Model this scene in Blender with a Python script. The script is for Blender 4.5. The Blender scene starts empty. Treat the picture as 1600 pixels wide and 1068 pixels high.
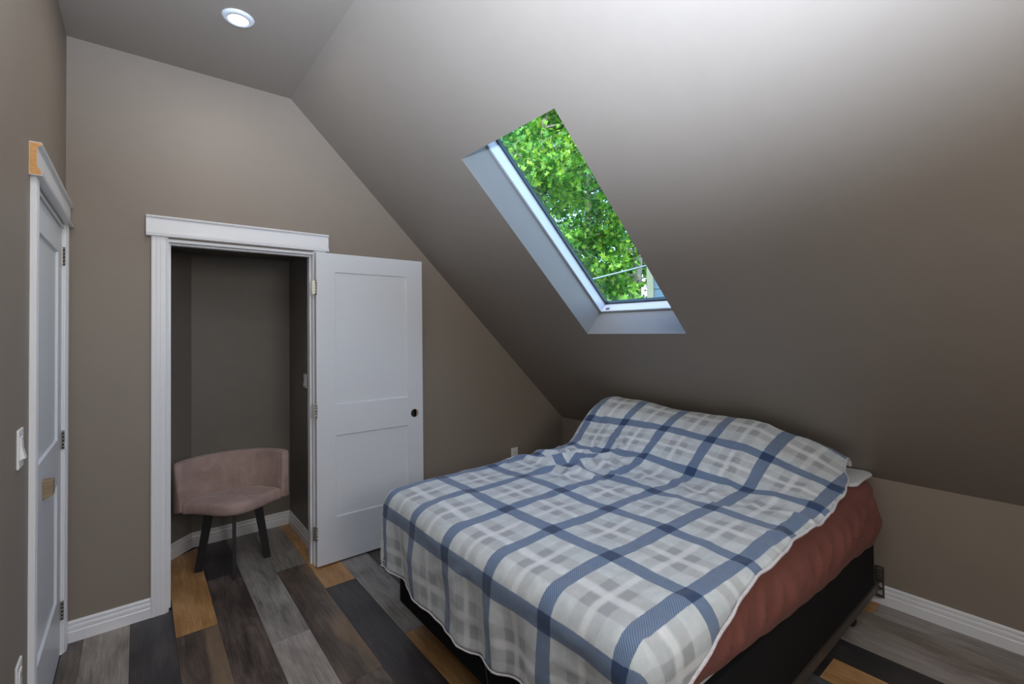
import bpy, bmesh, math, random
import numpy as np
from mathutils import Vector, Matrix, noise

random.seed(7)
rng = np.random.default_rng(7)
SC = bpy.context.scene
CZ_L = 2.955                    # flat ceiling height
COL = SC.collection
PI = math.pi

# ------------------------------------------------------------------ camera
F_PX, CY = 727.216, 503.746
YAW, PITCH, ROLL = 0.676753, 0.0171125, -0.0117926
CAM = Vector((0.277145, -3.127618, 1.48))
fw = Vector((math.sin(YAW)*math.cos(PITCH), math.cos(YAW)*math.cos(PITCH), math.sin(PITCH)))
rt = Vector((math.cos(YAW), -math.sin(YAW), 0)); up = rt.cross(fw)
rt2 = rt*math.cos(ROLL) + up*math.sin(ROLL)
up2 = -rt*math.sin(ROLL) + up*math.cos(ROLL)
cd = bpy.data.cameras.new('camera'); cam = bpy.data.objects.new('camera', cd); COL.objects.link(cam)
cam.matrix_world = Matrix(((rt2.x, up2.x, -fw.x, CAM.x), (rt2.y, up2.y, -fw.y, CAM.y), (rt2.z, up2.z, -fw.z, CAM.z), (0, 0, 0, 1)))
cd.sensor_width = 36.0; cd.sensor_fit = 'HORIZONTAL'
cd.lens = F_PX/1600*36.0
cd.shift_y = -(534-CY)/1600
cd.clip_start = 0.02; cd.clip_end = 300
SC.camera = cam

# ------------------------------------------------------------------ world, sun, lamps, exposure
W = bpy.data.worlds.new('world'); SC.world = W; W.use_nodes = True
wn = W.node_tree; wn.nodes.clear()
sky = wn.nodes.new('ShaderNodeTexSky'); sky.sky_type = 'NISHITA'; sky.sun_disc = False
sky.sun_elevation = math.radians(48); sky.sun_rotation = math.radians(250); sky.air_density = 1.0; sky.dust_density = 1.5
bg = wn.nodes.new('ShaderNodeBackground'); bg.inputs['Strength'].default_value = 1.0
wo = wn.nodes.new('ShaderNodeOutputWorld')
wn.links.new(sky.outputs[0], bg.inputs[0]); wn.links.new(bg.outputs[0], wo.inputs[0])

def light(name, kind, loc, direction, energy, color, **kw):
    l = bpy.data.lights.new(name, kind); l.energy = energy; l.color = color
    for k, v in kw.items(): setattr(l, k, v)
    o = bpy.data.objects.new(name, l); COL.objects.link(o); o.location = loc
    o.rotation_euler = Vector(direction).to_track_quat('-Z', 'Y').to_euler()
    return o
# sun over the ridge from behind the house: lights the trees, never reaches the skylight
light('sun', 'SUN', (-10, -6, 20), (0.74, 0.28, -0.61), 3.3, (1.0, 0.95, 0.84), angle=0.009)
# photographer's flash bounced up off the slope ahead of the camera
light('bounce_flash', 'SPOT', (0.20, -3.22, 1.66), (0.32, 0.38, 0.92), 730.0, (0.79, 0.94, 1.18), spot_size=math.radians(127), spot_blend=1.0, shadow_soft_size=0.06)
# added fill lamp behind the camera, dressed as window daylight
light('rear_fill', 'AREA', (1.0, -4.385, 2.0), (0.0, 1.0, 0.0), 31.0, (1.0, 0.97, 0.93), shape='RECTANGLE', size=1.2, size_y=0.9)
# glow of the one visible ceiling disc, plus two added lamps out of frame
for _y in (-0.66, -2.0, -3.34):
    light('ceiling_lamp_and_fill', 'AREA', (0.64, _y, CZ_L-0.016), (0, 0, -1), 3.2, (1.0, 0.94, 0.87), shape='DISK', size=0.10)

SC.view_settings.view_transform = 'Standard'
SC.view_settings.look = 'None'
SC.view_settings.gamma = 1.0
SC.view_settings.exposure = 0.0
SC.view_settings.use_curve_mapping = False
try:
    SC.cycles.max_bounces = 10; SC.cycles.diffuse_bounces = 6; SC.cycles.transparent_max_bounces = 16
    SC.cycles.sample_clamp_indirect = 6.0
except Exception: pass

# ------------------------------------------------------------------ dimensions
KX, KZ = 3.380, 0.664           # knee wall
CX, CZ = 1.024, 2.955           # break between flat ceiling and slope
YB = -4.4                       # wall behind the camera
TH = 0.12
SL = Vector((CX-KX, 0, CZ-KZ)).normalized()       # up the slope
SN = Vector((SL.z, 0, -SL.x))                      # outwards through the roof
def S(y, s, off=0.0):           # point on the slope
    p = Vector((KX, 0, KZ)) + SL*s + SN*off; p.y = y; return p

# ------------------------------------------------------------------ materials
def lin(c): return tuple((v/255/12.92 if v/255 <= .04045 else ((v/255+.055)/1.055)**2.4) for v in c)
class Mat:
    def __init__(s, name, color=(.8, .8, .8), rough=.6, metal=0., spec=.5):
        s.m = bpy.data.materials.new(name); s.m.use_nodes = True
        s.nt = s.m.node_tree; s.b = s.nt.nodes['Principled BSDF']
        s.b.inputs['Base Color'].default_value = (*color, 1); s.b.inputs['Roughness'].default_value = rough
        s.b.inputs['Metallic'].default_value = metal; s.b.inputs['Specular IOR Level'].default_value = spec
    def n(s, t, **kw):
        nd = s.nt.nodes.new(t)
        for k, v in kw.items():
            if k in nd.inputs.keys(): nd.inputs[k].default_value = v
            else: setattr(nd, k, v)
        return nd
    def l(s, a, b): s.nt.links.new(a, b)
    def coord(s, scale=(1, 1, 1), kind='Object'):
        t = s.n('ShaderNodeTexCoord'); mp = s.n('ShaderNodeMapping'); mp.inputs['Scale'].default_value = scale
        s.l(t.outputs[kind], mp.inputs[0]); return mp.outputs[0]
    def noise(s, vec, scale, detail=4, rough=.55, dist=0.):
        nd = s.n('ShaderNodeTexNoise'); nd.inputs['Scale'].default_value = scale
        nd.inputs['Detail'].default_value = detail; nd.inputs['Roughness'].default_value = rough
        nd.inputs['Distortion'].default_value = dist; s.l(vec, nd.inputs['Vector']); return nd.outputs['Fac']
    def ramp(s, fac, stops):
        r = s.n('ShaderNodeValToRGB'); e = r.color_ramp.elements
        while len(e) < len(stops): e.new(.5)
        for k, (p, c) in enumerate(stops): e[k].position = p; e[k].color = (*c, 1)
        s.l(fac, r.inputs[0]); return r.outputs[0]
    def math(s, op, a, b=None, c=None):
        nd = s.n('ShaderNodeMath'); nd.operation = op
        for i, v in enumerate((a, b, c)):
            if v is None: continue
            if isinstance(v, (int, float)): nd.inputs[i].default_value = v
            else: s.l(v, nd.inputs[i])
        return nd.outputs[0]
    def mix(s, fac, a, b, blend='MIX'):
        nd = s.n('ShaderNodeMix'); nd.data_type = 'RGBA'; nd.blend_type = blend
        for i, v in ((0, fac), (6, a), (7, b)):
            if isinstance(v, (int, float)): nd.inputs[i].default_value = v
            elif isinstance(v, tuple): nd.inputs[i].default_value = (*v, 1)
            else: s.l(v, nd.inputs[i])
        return nd.outputs[2]
    def color(s, out): s.l(out, s.b.inputs['Base Color'])
    def bump(s, h, strength=.2, dist=.002):
        b = s.n('ShaderNodeBump'); b.inputs['Strength'].default_value = strength; b.inputs['Distance'].default_value = dist
        s.l(h, b.inputs['Height']); s.l(b.outputs[0], s.b.inputs['Normal'])

def paint(name, col, var=.05, rough=.55):
    m = Mat(name, col, rough); v = m.coord()
    big = m.noise(v, 2.2, 3); fine = m.noise(v, 14, 5)
    f = m.math('ADD', m.math('MULTIPLY', big, .6), m.math('MULTIPLY', fine, .4))
    lo = tuple(c*(1-var) for c in col); hi = tuple(c*(1+var) for c in col)
    m.color(m.ramp(f, [(.3, lo), (.7, hi)]))
    m.bump(m.noise(v, 260, 3), .12, .001)
    return m.m
M = {}
M['wall'] = paint('taupe_wall_paint', (.262, .220, .180), .04)
M['slope'] = paint('taupe_ceiling_paint', (.268, .233, .198), .03, .5)
M['shaft'] = paint('darker_shaft_wall_paint', (.185, .180, .172), .04)  # copy of the wall paint, taken darker and greyer in the shaft
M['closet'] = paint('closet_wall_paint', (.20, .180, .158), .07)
def white_trim():
    m = Mat('white_trim_paint', (.80, .81, .84), .32); v = m.coord((1, 1, 1))
    m.bump(m.noise(v, 90, 3), .05, .0008); return m.m
M['trim'] = white_trim()
def white_door():
    m = Mat('white_door_paint', (.72, .75, .79), .38); v = m.coord((40, 40, 4))
    m.bump(m.noise(v, 3, 4), .06, .0008); return m.m
M['door'] = white_door()
M['plastic'] = Mat('white_plastic', (.82, .83, .82), .3).m
def metal(name, col, rough):
    m = Mat(name, col, rough, 1.0); m.bump(m.noise(m.coord(), 120, 3), .05, .0005); return m.m
M['ring'] = Mat('white_enamel', (.62, .65, .70), .4).m
M['nickel'] = metal('satin_nickel', (.55, .52, .47), .35)
M['steel'] = metal('dull_steel', (.22, .21, .20), .45)
M['slot'] = Mat('dark_slot', (.01, .01, .01), .8).m
def rawwood(name, a, b):
    m = Mat(name, a, .75); v = m.coord((8, 1, 30)); f = m.noise(v, 3, 5, .6, 1.5)
    m.color(m.ramp(f, [(.3, a), (.7, b)])); return m.m
M['raw'] = rawwood('raw_fibreboard', (.55, .27, .09), (.72, .40, .16))
M['chip'] = rawwood('raw_pine', (.16, .11, .07), (.42, .32, .20))
M['sheath'] = Mat('roof_shingles', (.06, .06, .065), .9).m
M['leg'] = Mat('black_painted_steel', (.010, .011, .014), .45).m
def box_fabric():
    m = Mat('black_fabric', (.012, .012, .013), .9); v = m.coord(); m.bump(m.noise(v, 600, 2), .4, .001)
    m.b.inputs['Specular IOR Level'].default_value = .15; return m.m
M['black'] = box_fabric()
M['rail'] = Mat('brown_steel_rail', (.07, .06, .052), .5, .1).m
M['rubber'] = Mat('black_rubber', (.012, .012, .013), .6).m
def velvet():
    m = Mat('pink_velvet', (.38, .275, .245), .85); v = m.coord()
    f = m.noise(v, 9, 4, .6, .8)
    m.color(m.ramp(f, [(.3, (.33, .235, .210)), (.7, (.45, .33, .30))]))
    m.b.inputs['Sheen Weight'].default_value = .25; m.b.inputs['Sheen Roughness'].default_value = .4
    m.bump(m.noise(v, 350, 2), .25, .001); return m.m
M['velvet'] = velvet()
def sheetmat():
    m = Mat('mauve_knit_sheet', (.185, .062, .052), .85); v = m.coord()
    f = m.noise(v, 4, 4)
    m.color(m.ramp(f, [(.3, (.175, .056, .044)), (.7, (.205, .070, .055))]))
    m.b.inputs['Sheen Weight'].default_value = .04
    m.bump(m.noise(v, 420, 2), .25, .001); return m.m
M['sheet'] = sheetmat()
M['white_cloth'] = Mat('white_quilted_cloth', (.62, .64, .66), .85).m
def sherpa():
    m = Mat('white_sherpa', (.66, .64, .68), .95); m.bump(m.noise(m.coord(), 150, 3), .9, .006); return m.m
M['sherpa'] = sherpa()

def wood(name, dark, mid, light_, mottled=.0, orange=False):
    """vinyl plank: grain along Y, per-plank offset through the object's random value"""
    m = Mat(name, mid, .42)
    t = m.n('ShaderNodeTexCoord'); oi = m.n('ShaderNodeObjectInfo')
    cmb = m.n('ShaderNodeCombineXYZ')
    m.l(m.math('MULTIPLY', oi.outputs['Random'], 37.0), cmb.inputs[0]); m.l(m.math('MULTIPLY', oi.outputs['Random'], 91.0), cmb.inputs[1])
    va = m.n('ShaderNodeVectorMath'); va.operation = 'ADD'; m.l(t.outputs['Object'], va.inputs[0]); m.l(cmb.outputs[0], va.inputs[1])
    def mp(sc):
        q = m.n('ShaderNodeMapping'); q.inputs['Scale'].default_value = sc; m.l(va.outputs[0], q.inputs[0]); return q.outputs[0]
    grain = m.noise(mp((34, 2.0, 1)), 2.4, 6, .62, .9)
    cloud = m.noise(mp((7, 2.2, 1)), 1.3, 4, .55, .6)
    fine = m.noise(mp((160, 6, 1)), 2.0, 3, .6)
    f = m.math('ADD', m.math('MULTIPLY', grain, .40), m.math('ADD', m.math('MULTIPLY', cloud, .52), m.math('MULTIPLY', fine, .08)))
    c = m.ramp(f, [(.40, dark), (.50, mid), (.61, light_)])
    if mottled:
        g = m.noise(mp((5.5, 1.1, 1)), 1.6, 3, .5, .4)
        sx = m.n('ShaderNodeSeparateXYZ'); m.l(t.outputs['Object'], sx.inputs[0])
        edge = m.math('ADD', m.math('MULTIPLY', sx.outputs[0], 3.2), g)      # honey-coloured sapwood along the right edge
        c = m.mix(m.ramp(edge, [(.56, (0, 0, 0)), (.72, (mottled,)*3)]), c, (.30, .205, .125))
    # knots
    vo = m.n('ShaderNodeTexVoronoi'); vo.inputs['Scale'].default_value = 1.0; m.l(mp((7.0, 2.2, 1)), vo.inputs['Vector'])
    k = m.ramp(vo.outputs['Distance'], [(.03, (.55,)*3), (.10, (1, 1, 1))])
    c = m.mix(1.0, c, k, 'MULTIPLY')
    m.color(c)
    m.bump(m.math('ADD', m.math('MULTIPLY', grain, .7), m.math('MULTIPLY', fine, .3)), .15, .0012)
    return m.m
M['p_char'] = wood('charcoal_plank', (.030, .027, .030), (.046, .041, .044), (.075, .064, .062))
M['p_brown'] = wood('brown_plank', (.042, .031, .029), (.086, .066, .058), (.155, .122, .104))
M['p_tan'] = wood('tan_streaked_plank', (.050, .038, .033), (.090, .068, .056), (.150, .112, .084), .5)
M['p_grey'] = wood('grey_plank', (.150, .139, .128), (.255, .236, .217), (.35, .325, .30))
M['p_pale'] = wood('pale_grey_plank', (.21, .185, .172), (.31, .278, .26), (.41, .375, .35))
M['p_taupe'] = wood('taupe_plank', (.175, .150, .130), (.27, .235, .205), (.38, .335, .295))
M['p_orange'] = wood('honey_plank', (.34, .170, .062), (.45, .245, .098), (.56, .34, .155))
M['p_slate'] = wood('slate_plank', (.07, .07, .075), (.105, .104, .112), (.15, .148, .155))
M['sub'] = Mat('subfloor', (.02, .018, .017), .9).m

# ------------------------------------------------------------------ mesh helpers
def link(name, me, mat=None, parent=None, loc=None, smooth=False):
    o = bpy.data.objects.new(name, me); COL.objects.link(o)
    if mat is not None:
        for mm in (mat if isinstance(mat, (list, tuple)) else [mat]): me.materials.append(mm)
    if parent is not None: o.parent = parent
    if loc is not None: o.location = loc
    if smooth: me.polygons.foreach_set('use_smooth', [True]*len(me.polygons))
    return o
def mesh(name, v, f, mat=None, parent=None, smooth=False, loc=None):
    me = bpy.data.meshes.new(name); me.from_pydata([tuple(x) for x in v], [], f); me.update()
    return link(name, me, mat, parent, loc, smooth)
def bmobj(name, bm, mat=None, parent=None, smooth=False, loc=None, recalc=True):
    if recalc: bmesh.ops.recalc_face_normals(bm, faces=bm.faces)
    me = bpy.data.meshes.new(name); bm.to_mesh(me); bm.free()
    return link(name, me, mat, parent, loc, smooth)
def empty(name, loc=(0, 0, 0), parent=None):
    o = bpy.data.objects.new(name, None); COL.objects.link(o); o.location = loc; o.empty_display_size = .1
    if parent: o.parent = parent
    return o
def tag(o, label=None, cat=None, group=None, kind=None):
    if label: o['label'] = label
    if cat: o['category'] = cat
    if group: o['group'] = group
    if kind: o['kind'] = kind
    return o
def abox(bm, a, b, bev=0.):
    x0, x1 = sorted((a[0], b[0])); y0, y1 = sorted((a[1], b[1])); z0, z1 = sorted((a[2], b[2]))
    r = bmesh.ops.create_cube(bm, size=1.0)
    for v in r['verts']:
        v.co = Vector((x0+(v.co.x+.5)*(x1-x0), y0+(v.co.y+.5)*(y1-y0), z0+(v.co.z+.5)*(z1-z0)))
    if bev > 0:
        es = list({e for v in r['verts'] for e in v.link_edges})
        bmesh.ops.bevel(bm, geom=es, offset=bev, segments=2, affect='EDGES', profile=.5)
    return r
def box(name, a, b, mat, parent=None, bev=0.):
    bm = bmesh.new(); abox(bm, a, b, bev); return bmobj(name, bm, mat, parent)
def extrude_profile(bm, prof, p0, p1, out, upv=Vector((0, 0, 1)), cut0=0., cut1=0.):
    """prof: closed list of (o,h): o along out, h along upv. cut: mitre, shift along the run per metre of o"""
    p0, p1, out = Vector(p0), Vector(p1), Vector(out); d = (p1-p0).normalized()
    n = len(prof)
    A = [bm.verts.new(p0 + out*o + upv*h + d*(cut0*o)) for o, h in prof]
    B = [bm.verts.new(p1 + out*o + upv*h - d*(cut1*o)) for o, h in prof]
    for i in range(n): bm.faces.new((A[i], A[(i+1) % n], B[(i+1) % n], B[i]))
    bm.faces.new(A[::-1]); bm.faces.new(B)
def tube(bm, pts, radii, seg=8):
    rings = []
    for i, p in enumerate(pts):
        p = Vector(p); a = Vector(pts[max(i-1, 0)]); b = Vector(pts[min(i+1, len(pts)-1)])
        t = (b-a).normalized(); u = t.orthogonal().normalized() if i == 0 else (rings[-1][1] - t*rings[-1][1].dot(t)).normalized()
        w = t.cross(u); r = radii[i] if hasattr(radii, '__len__') else radii
        rings.append(([bm.verts.new(p + (u*math.cos(2*PI*k/seg) + w*math.sin(2*PI*k/seg))*r) for k in range(seg)], u))
    for (A, _), (B, _) in zip(rings, rings[1:]):
        for k in range(seg): bm.faces.new((A[k], A[(k+1) % seg], B[(k+1) % seg], B[k]))
    bm.faces.new(rings[0][0][::-1]); bm.faces.new(rings[-1][0])
def disc_prism(bm, c, axis, r, h, seg=24):
    c = Vector(c); tube(bm, [c, c+Vector(axis).normalized()*h], [r, r], seg)
def structure(o): o['kind'] = 'structure'; return o
def prism(bm, poly, y0, y1):
    """poly in (x,z), extruded y0..y1"""
    A = [bm.verts.new((x, y0, z)) for x, z in poly]; B = [bm.verts.new((x, y1, z)) for x, z in poly]
    n = len(poly)
    for i in range(n): bm.faces.new((A[i], A[(i+1) % n], B[(i+1) % n], B[i]))
    bm.faces.new(A[::-1]); bm.faces.new(B)

# ------------------------------------------------------------------ room shell
OX0, OX1, OZ = 0.392, 1.165, 1.998          # rough opening of the closet
bm = bmesh.new()
prism(bm, [(0, 0), (OX0, 0), (OX0, OZ), (0, OZ)], 0, TH)
prism(bm, [(0, OZ), (OX0, OZ), (OX1, OZ), (CX+(CZ-OZ)/(CZ-KZ)*(KX-CX), OZ), (CX, CZ), (0, CZ)], 0, TH)
prism(bm, [(OX1, 0), (KX, 0), (KX, KZ), (CX+(CZ-OZ)/(CZ-KZ)*(KX-CX), OZ), (OX1, OZ)], 0, TH)
structure(bmobj('wall_far', bm, M['wall']))
LY0, LY1, LZ = -0.905, -0.085, 1.998         # opening of the left door
bm = bmesh.new()
abox(bm, (-TH, YB, 0), (0, LY0, CZ)); abox(bm, (-TH, LY1, 0), (0, TH, CZ)); abox(bm, (-TH, LY0, LZ), (0, LY1, CZ))
structure(bmobj('wall_left', bm, M['wall']))
structure(box('wall_right', (KX, YB, 0), (KX+TH, TH, KZ), M['wall']))
bm = bmesh.new()
prism(bm, [(-TH, 0), (KX+TH, 0), (KX+TH, KZ), (KX, KZ), (CX, CZ), (-TH, CZ)], YB-TH, YB)
structure(bmobj('wall_back', bm, M['wall']))
structure(box('ceiling', (-TH, YB-TH, CZ), (CX+.08, TH, CZ+.15), M['slope']))
# sloped ceiling: inner face with the skylight hole, splayed shaft faces, roof outside
WY0, WY1, WS0, WS1 = -1.766, -1.062, 1.131, 2.4735
D = 0.19; smax = (Vector((CX, 0, CZ))-Vector((KX, 0, KZ))).length
def ring(y0, y1, s0, s1, off): return [S(y0, s0, off), S(y1, s0, off), S(y1, s1, off), S(y0, s1, off)]
v = ring(YB, TH, 0, smax, 0) + ring(WY0, WY1, WS0, WS1, 0)
f = [(0, 1, 5, 4), (1, 2, 6, 5), (2, 3, 7, 6), (3, 0, 4, 7)]
structure(mesh('ceiling_slope', v, f, M['slope']))
v = ring(WY0, WY1, WS0, WS1, 0) + ring(WY0, WY1, WS0+.002, WS1+.10, D)
f = [(0, 1, 5, 4), (1, 2, 6, 5), (2, 3, 7, 6), (3, 0, 4, 7)]
structure(mesh('ceiling_skylight_shaft', v, f, M['shaft']))
v = ring(YB-TH, TH, -.35, smax+.25, D+.03) + ring(WY0-.001, WY1+.001, WS0-.001, WS1+.101, D+.03)
f = [(0, 1, 5, 4), (1, 2, 6, 5), (2, 3, 7, 6), (3, 0, 4, 7)]
roof = structure(mesh('roof', v, f, M['sheath']))
# back side of the roof (the other pitch, behind the ridge) keeps the sun off the flat ceiling
rt_ = S(0, smax+.25, D+.03)
structure(mesh('roof.001', [(rt_.x, YB-TH, rt_.z), (rt_.x, TH, rt_.z), (-1.6, TH, rt_.z-.1), (-1.6, YB-TH, rt_.z-.1)], [(0, 1, 2, 3)], M['sheath']))
# closet
CBY, CRX, CCZ = 0.825, 1.205, 2.052
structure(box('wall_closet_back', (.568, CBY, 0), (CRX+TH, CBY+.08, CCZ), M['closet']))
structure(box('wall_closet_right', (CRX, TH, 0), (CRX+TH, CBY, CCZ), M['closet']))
bm = bmesh.new()
pl = [(.568, CBY), (.130, CBY-.438), (.130, TH), (.05, TH), (.05, CBY-.40), (.53, CBY+.08), (.568, CBY+.08)]
A = [bm.verts.new((x, y, 0)) for x, y in pl]; B = [bm.verts.new((x, y, CCZ)) for x, y in pl]
for i in range(len(pl)): bm.faces.new((A[i], A[(i+1) % len(pl)], B[(i+1) % len(pl)], B[i]))
bm.faces.new(A[::-1]); bm.faces.new(B)
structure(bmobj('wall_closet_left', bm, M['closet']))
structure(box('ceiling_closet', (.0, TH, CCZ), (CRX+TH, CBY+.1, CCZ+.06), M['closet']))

# ------------------------------------------------------------------ floor of individual planks
floor = structure(box('floor', (-TH, YB-TH, -.12), (KX+TH, CBY+.1, -.005), M['sub']))
PWD = .1755; PX0 = .2475; PL = 1.22
rows = {-2: [(.0, 'p_brown')], -1: [(.0, 'p_taupe')], 0: [(.0, 'p_char')],
        1: [(.79, 'p_orange'), (-.30, 'p_tan'), (-1.50, 'p_grey')],
        2: [(CBY, 'p_char'), (.225, 'p_brown'), (-.995, 'p_grey')],
        3: [(CBY, 'p_grey'), (-.648, 'p_pale'), (-1.87, 'p_brown')],
        4: [(CBY, 'p_grey'), (.07, 'p_tan'), (-1.13, 'p_brown')],
        5: [(CBY, 'p_orange'), (-.318, 'p_char'), (-1.54, 'p_grey')],
        6: [(.0, 'p_grey'), (-.985, 'p_orange'), (-2.2, 'p_brown')],
        7: [(.0, 'p_brown'), (-1.1, 'p_taupe')],
        12: [(.0, 'p_grey'), (-1.22, 'p_slate'), (-2.44-.3, 'p_taupe')],
        13: [(.0, 'p_brown'), (-1.15, 'p_char'), (-2.375, 'p_orange'), (-3.6, 'p_grey')],
        14: [(.0, 'p_orange'), (-.8, 'p_grey'), (-2.02, 'p_char'), (-3.24, 'p_taupe')],
        15: [(.0, 'p_grey'), (-.6, 'p_brown'), (-1.8, 'p_pale'), (-3.02, 'p_grey')],
        16: [(.0, 'p_pale'), (-.5, 'p_char'), (-1.7, 'p_taupe'), (-2.92, 'p_pale')],
        17: [(.0, 'p_brown'), (-1.17, 'p_orange'), (-2.392, 'p_pale'), (-3.6, 'p_grey')]}
cyc = ['p_grey', 'p_char', 'p_taupe', 'p_brown', 'p_orange', 'p_pale', 'p_tan']
bm = bmesh.new(); abox(bm, (-.5, -.5, -.5), (.5, .5, .5)); bmesh.ops.recalc_face_normals(bm, faces=bm.faces)
first = True; nplank = 0
for k in range(-2, 18):
    x0 = PX0 + PWD*k; x1 = x0 + PWD
    lst = rows.get(k)
    if lst is None:
        y = 0.; lst = []; j = (k*3) % 7
        ln = .35 + .11*((k*5) % 8)
        while y > YB: lst.append((y, cyc[j % 7])); y -= ln; ln = PL; j += 3
    else:
        lst = list(lst)
    # carry on behind the frame
    y = lst[-1][0]-PL; j = k*2 % 7
    while y > YB: lst.append((y, cyc[j % 7])); y -= PL; j += 3
    if k in (-2, -1, 0, 6) or k > 6:
        pass
    xa, xb = max(x0, .0), min(x1, KX)
    for i, (ys, mt) in enumerate(lst):
        ye = lst[i+1][0] if i+1 < len(lst) else YB
        g = .0006
        if k == 1 and i == 0:   # runs into the closet under the jamb
            pass
        bmq = bmesh.new(); abox(bmq, (xa+g, ye+g, -.005), (xb-g, ys-g, 0.0))
        cx_, cy_ = (xa+xb)/2, (ys+ye)/2
        for vv in bmq.verts: vv.co.x -= cx_; vv.co.y -= cy_
        if k == 1 and i == 0:   # mitred against the diagonal closet wall
            for vv in bmq.verts:
                if vv.co.y > 0 and vv.co.x < 0: vv.co.y -= .10
        o = bmobj('plank', bmq, M[mt], floor, loc=(cx_, cy_, 0))
        nplank += 1
# filler of closet floor left of row 1 and beyond row 5
for (xa, xb, ya, yb, mt) in ((.20, .4225, TH+.0, .62, 'p_brown'), (.0725, .1995, TH, .45, 'p_grey')):
    bmq = bmesh.new(); abox(bmq, (-(xb-xa)/2, -(yb-ya)/2, -.005), ((xb-xa)/2, (yb-ya)/2, 0))
    bmobj('plank', bmq, M[mt], floor, loc=((xa+xb)/2, (ya+yb)/2, 0))

# ------------------------------------------------------------------ mouldings
BB = [(0, 0), (.014, 0), (.014, .048), (.0125, .051), (.0105, .054), (.0115, .058), (.0115, .070), (.0095, .076), (.0065, .079),
      (.0085, .083), (.0085, .092), (.005, .098), (0, .100)]
def baseboard(name, p0, p1, out, c0=0., c1=0.):
    bm = bmesh.new(); extrude_profile(bm, BB, p0, p1, out, cut0=c0, cut1=c1)
    return structure(bmobj(name, bm, M['trim']))
baseboard('baseboard_far', (.0, 0, 0), (.330, 0, 0), (0, -1, 0))
baseboard('baseboard_far.001', (1.229, 0, 0), (KX, 0, 0), (0, -1, 0), 0, 1)
baseboard('baseboard_right', (KX, 0, 0), (KX, YB, 0), (-1, 0, 0), 1, 0)
baseboard('baseboard_left', (0, YB, 0), (0, LY0-.066, 0), (1, 0, 0))
r2 = math.sqrt(.5); t8 = math.tan(PI/8)
baseboard('baseboard_closet_back', (.568, CBY, 0), (CRX, CBY, 0), (0, -1, 0), t8, 1)
baseboard('baseboard_closet_right', (CRX, CBY, 0), (CRX, TH, 0), (-1, 0, 0), 1, 0)
baseboard('baseboard_closet_left', (.130, CBY-.438, 0), (.568, CBY, 0), (r2, -r2, 0), 0, t8)

def casing_profile(w=.074):
    # (across, out): fluted flat casing
    return [(0, 0), (0, .013), (.004, .016), (.016, .016), (.018, .0145), (.021, .0145), (.023, .016), (.034, .016), (.036, .0148), (.039, .0148), (.041, .016),
            (w-.012, .016), (w-.009, .013), (w-.004, .011), (w, .009), (w, 0)]
def casing(parent, base, across, out, h, w=.074):
    """vertical casing, outer edge at base, running up"""
    bm = bmesh.new(); P = casing_profile(w); base = Vector(base); ac = Vector(across); ou = Vector(out)
    A = [bm.verts.new(base+ac*a+ou*o) for a, o in P]; B = [bm.verts.new(base+ac*a+ou*o+Vector((0, 0, h))) for a, o in P]
    for i in range(len(P)): bm.faces.new((A[i], A[(i+1) % len(P)], B[(i+1) % len(P)], B[i]))
    bm.faces.new(A[::-1]); bm.faces.new(B)
    return bmobj('casing', bm, M['trim'], parent)
HP = [(0, 0), (.030, 0), (.032, .004), (.028, .009), (.030, .013), (.027, .018), (.024, .021), (.021, .026), (.019, .032), (.0185, .092),
      (.021, .096), (.026, .098), (.030, .101), (.031, .105), (.028, .109), (0, .109)]
def header(parent, p0, p1, out):
    bm = bmesh.new(); extrude_profile(bm, HP, p0, p1, out)
    return bmobj('header_casing', bm, M['trim'], parent)

# closet frame
t1 = structure(empty('trim_1', (.76, 0, 0)))
def child(o): # children are built in world space, parent sits elsewhere
    o.matrix_parent_inverse = Matrix.Translation(-Vector(o.parent.location)); return o
JX0, JX1, JZ = .407, 1.150, 1.982
child(casing(t1, (.330, 0, .0), (1, 0, 0), (0, -1, 0), 2.006))
child(casing(t1, (1.229, 0, .0), (-1, 0, 0), (0, -1, 0), 2.006, .074))
child(header(t1, (.308, 0, 2.006), (1.2456, 0, 2.006), (0, -1, 0)))
for nm, a, b in (('jamb', (OX0, -.004, 0), (JX0, TH+.004, JZ)), ('jamb', (JX1, -.004, 0), (OX1, TH+.004, JZ)), ('head_jamb', (OX0, -.004, JZ), (OX1, TH+.004, OZ)),
                 ('stop', (JX0, .034, 0), (JX0+.010, .072, JZ-.01)), ('stop', (JX1-.010, .034, 0), (JX1, .072, JZ-.01)), ('stop', (JX0, .034, JZ-.010), (JX1, .072, JZ))):
    child(box(nm, a, b, M['trim'], t1, .0012))

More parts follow.
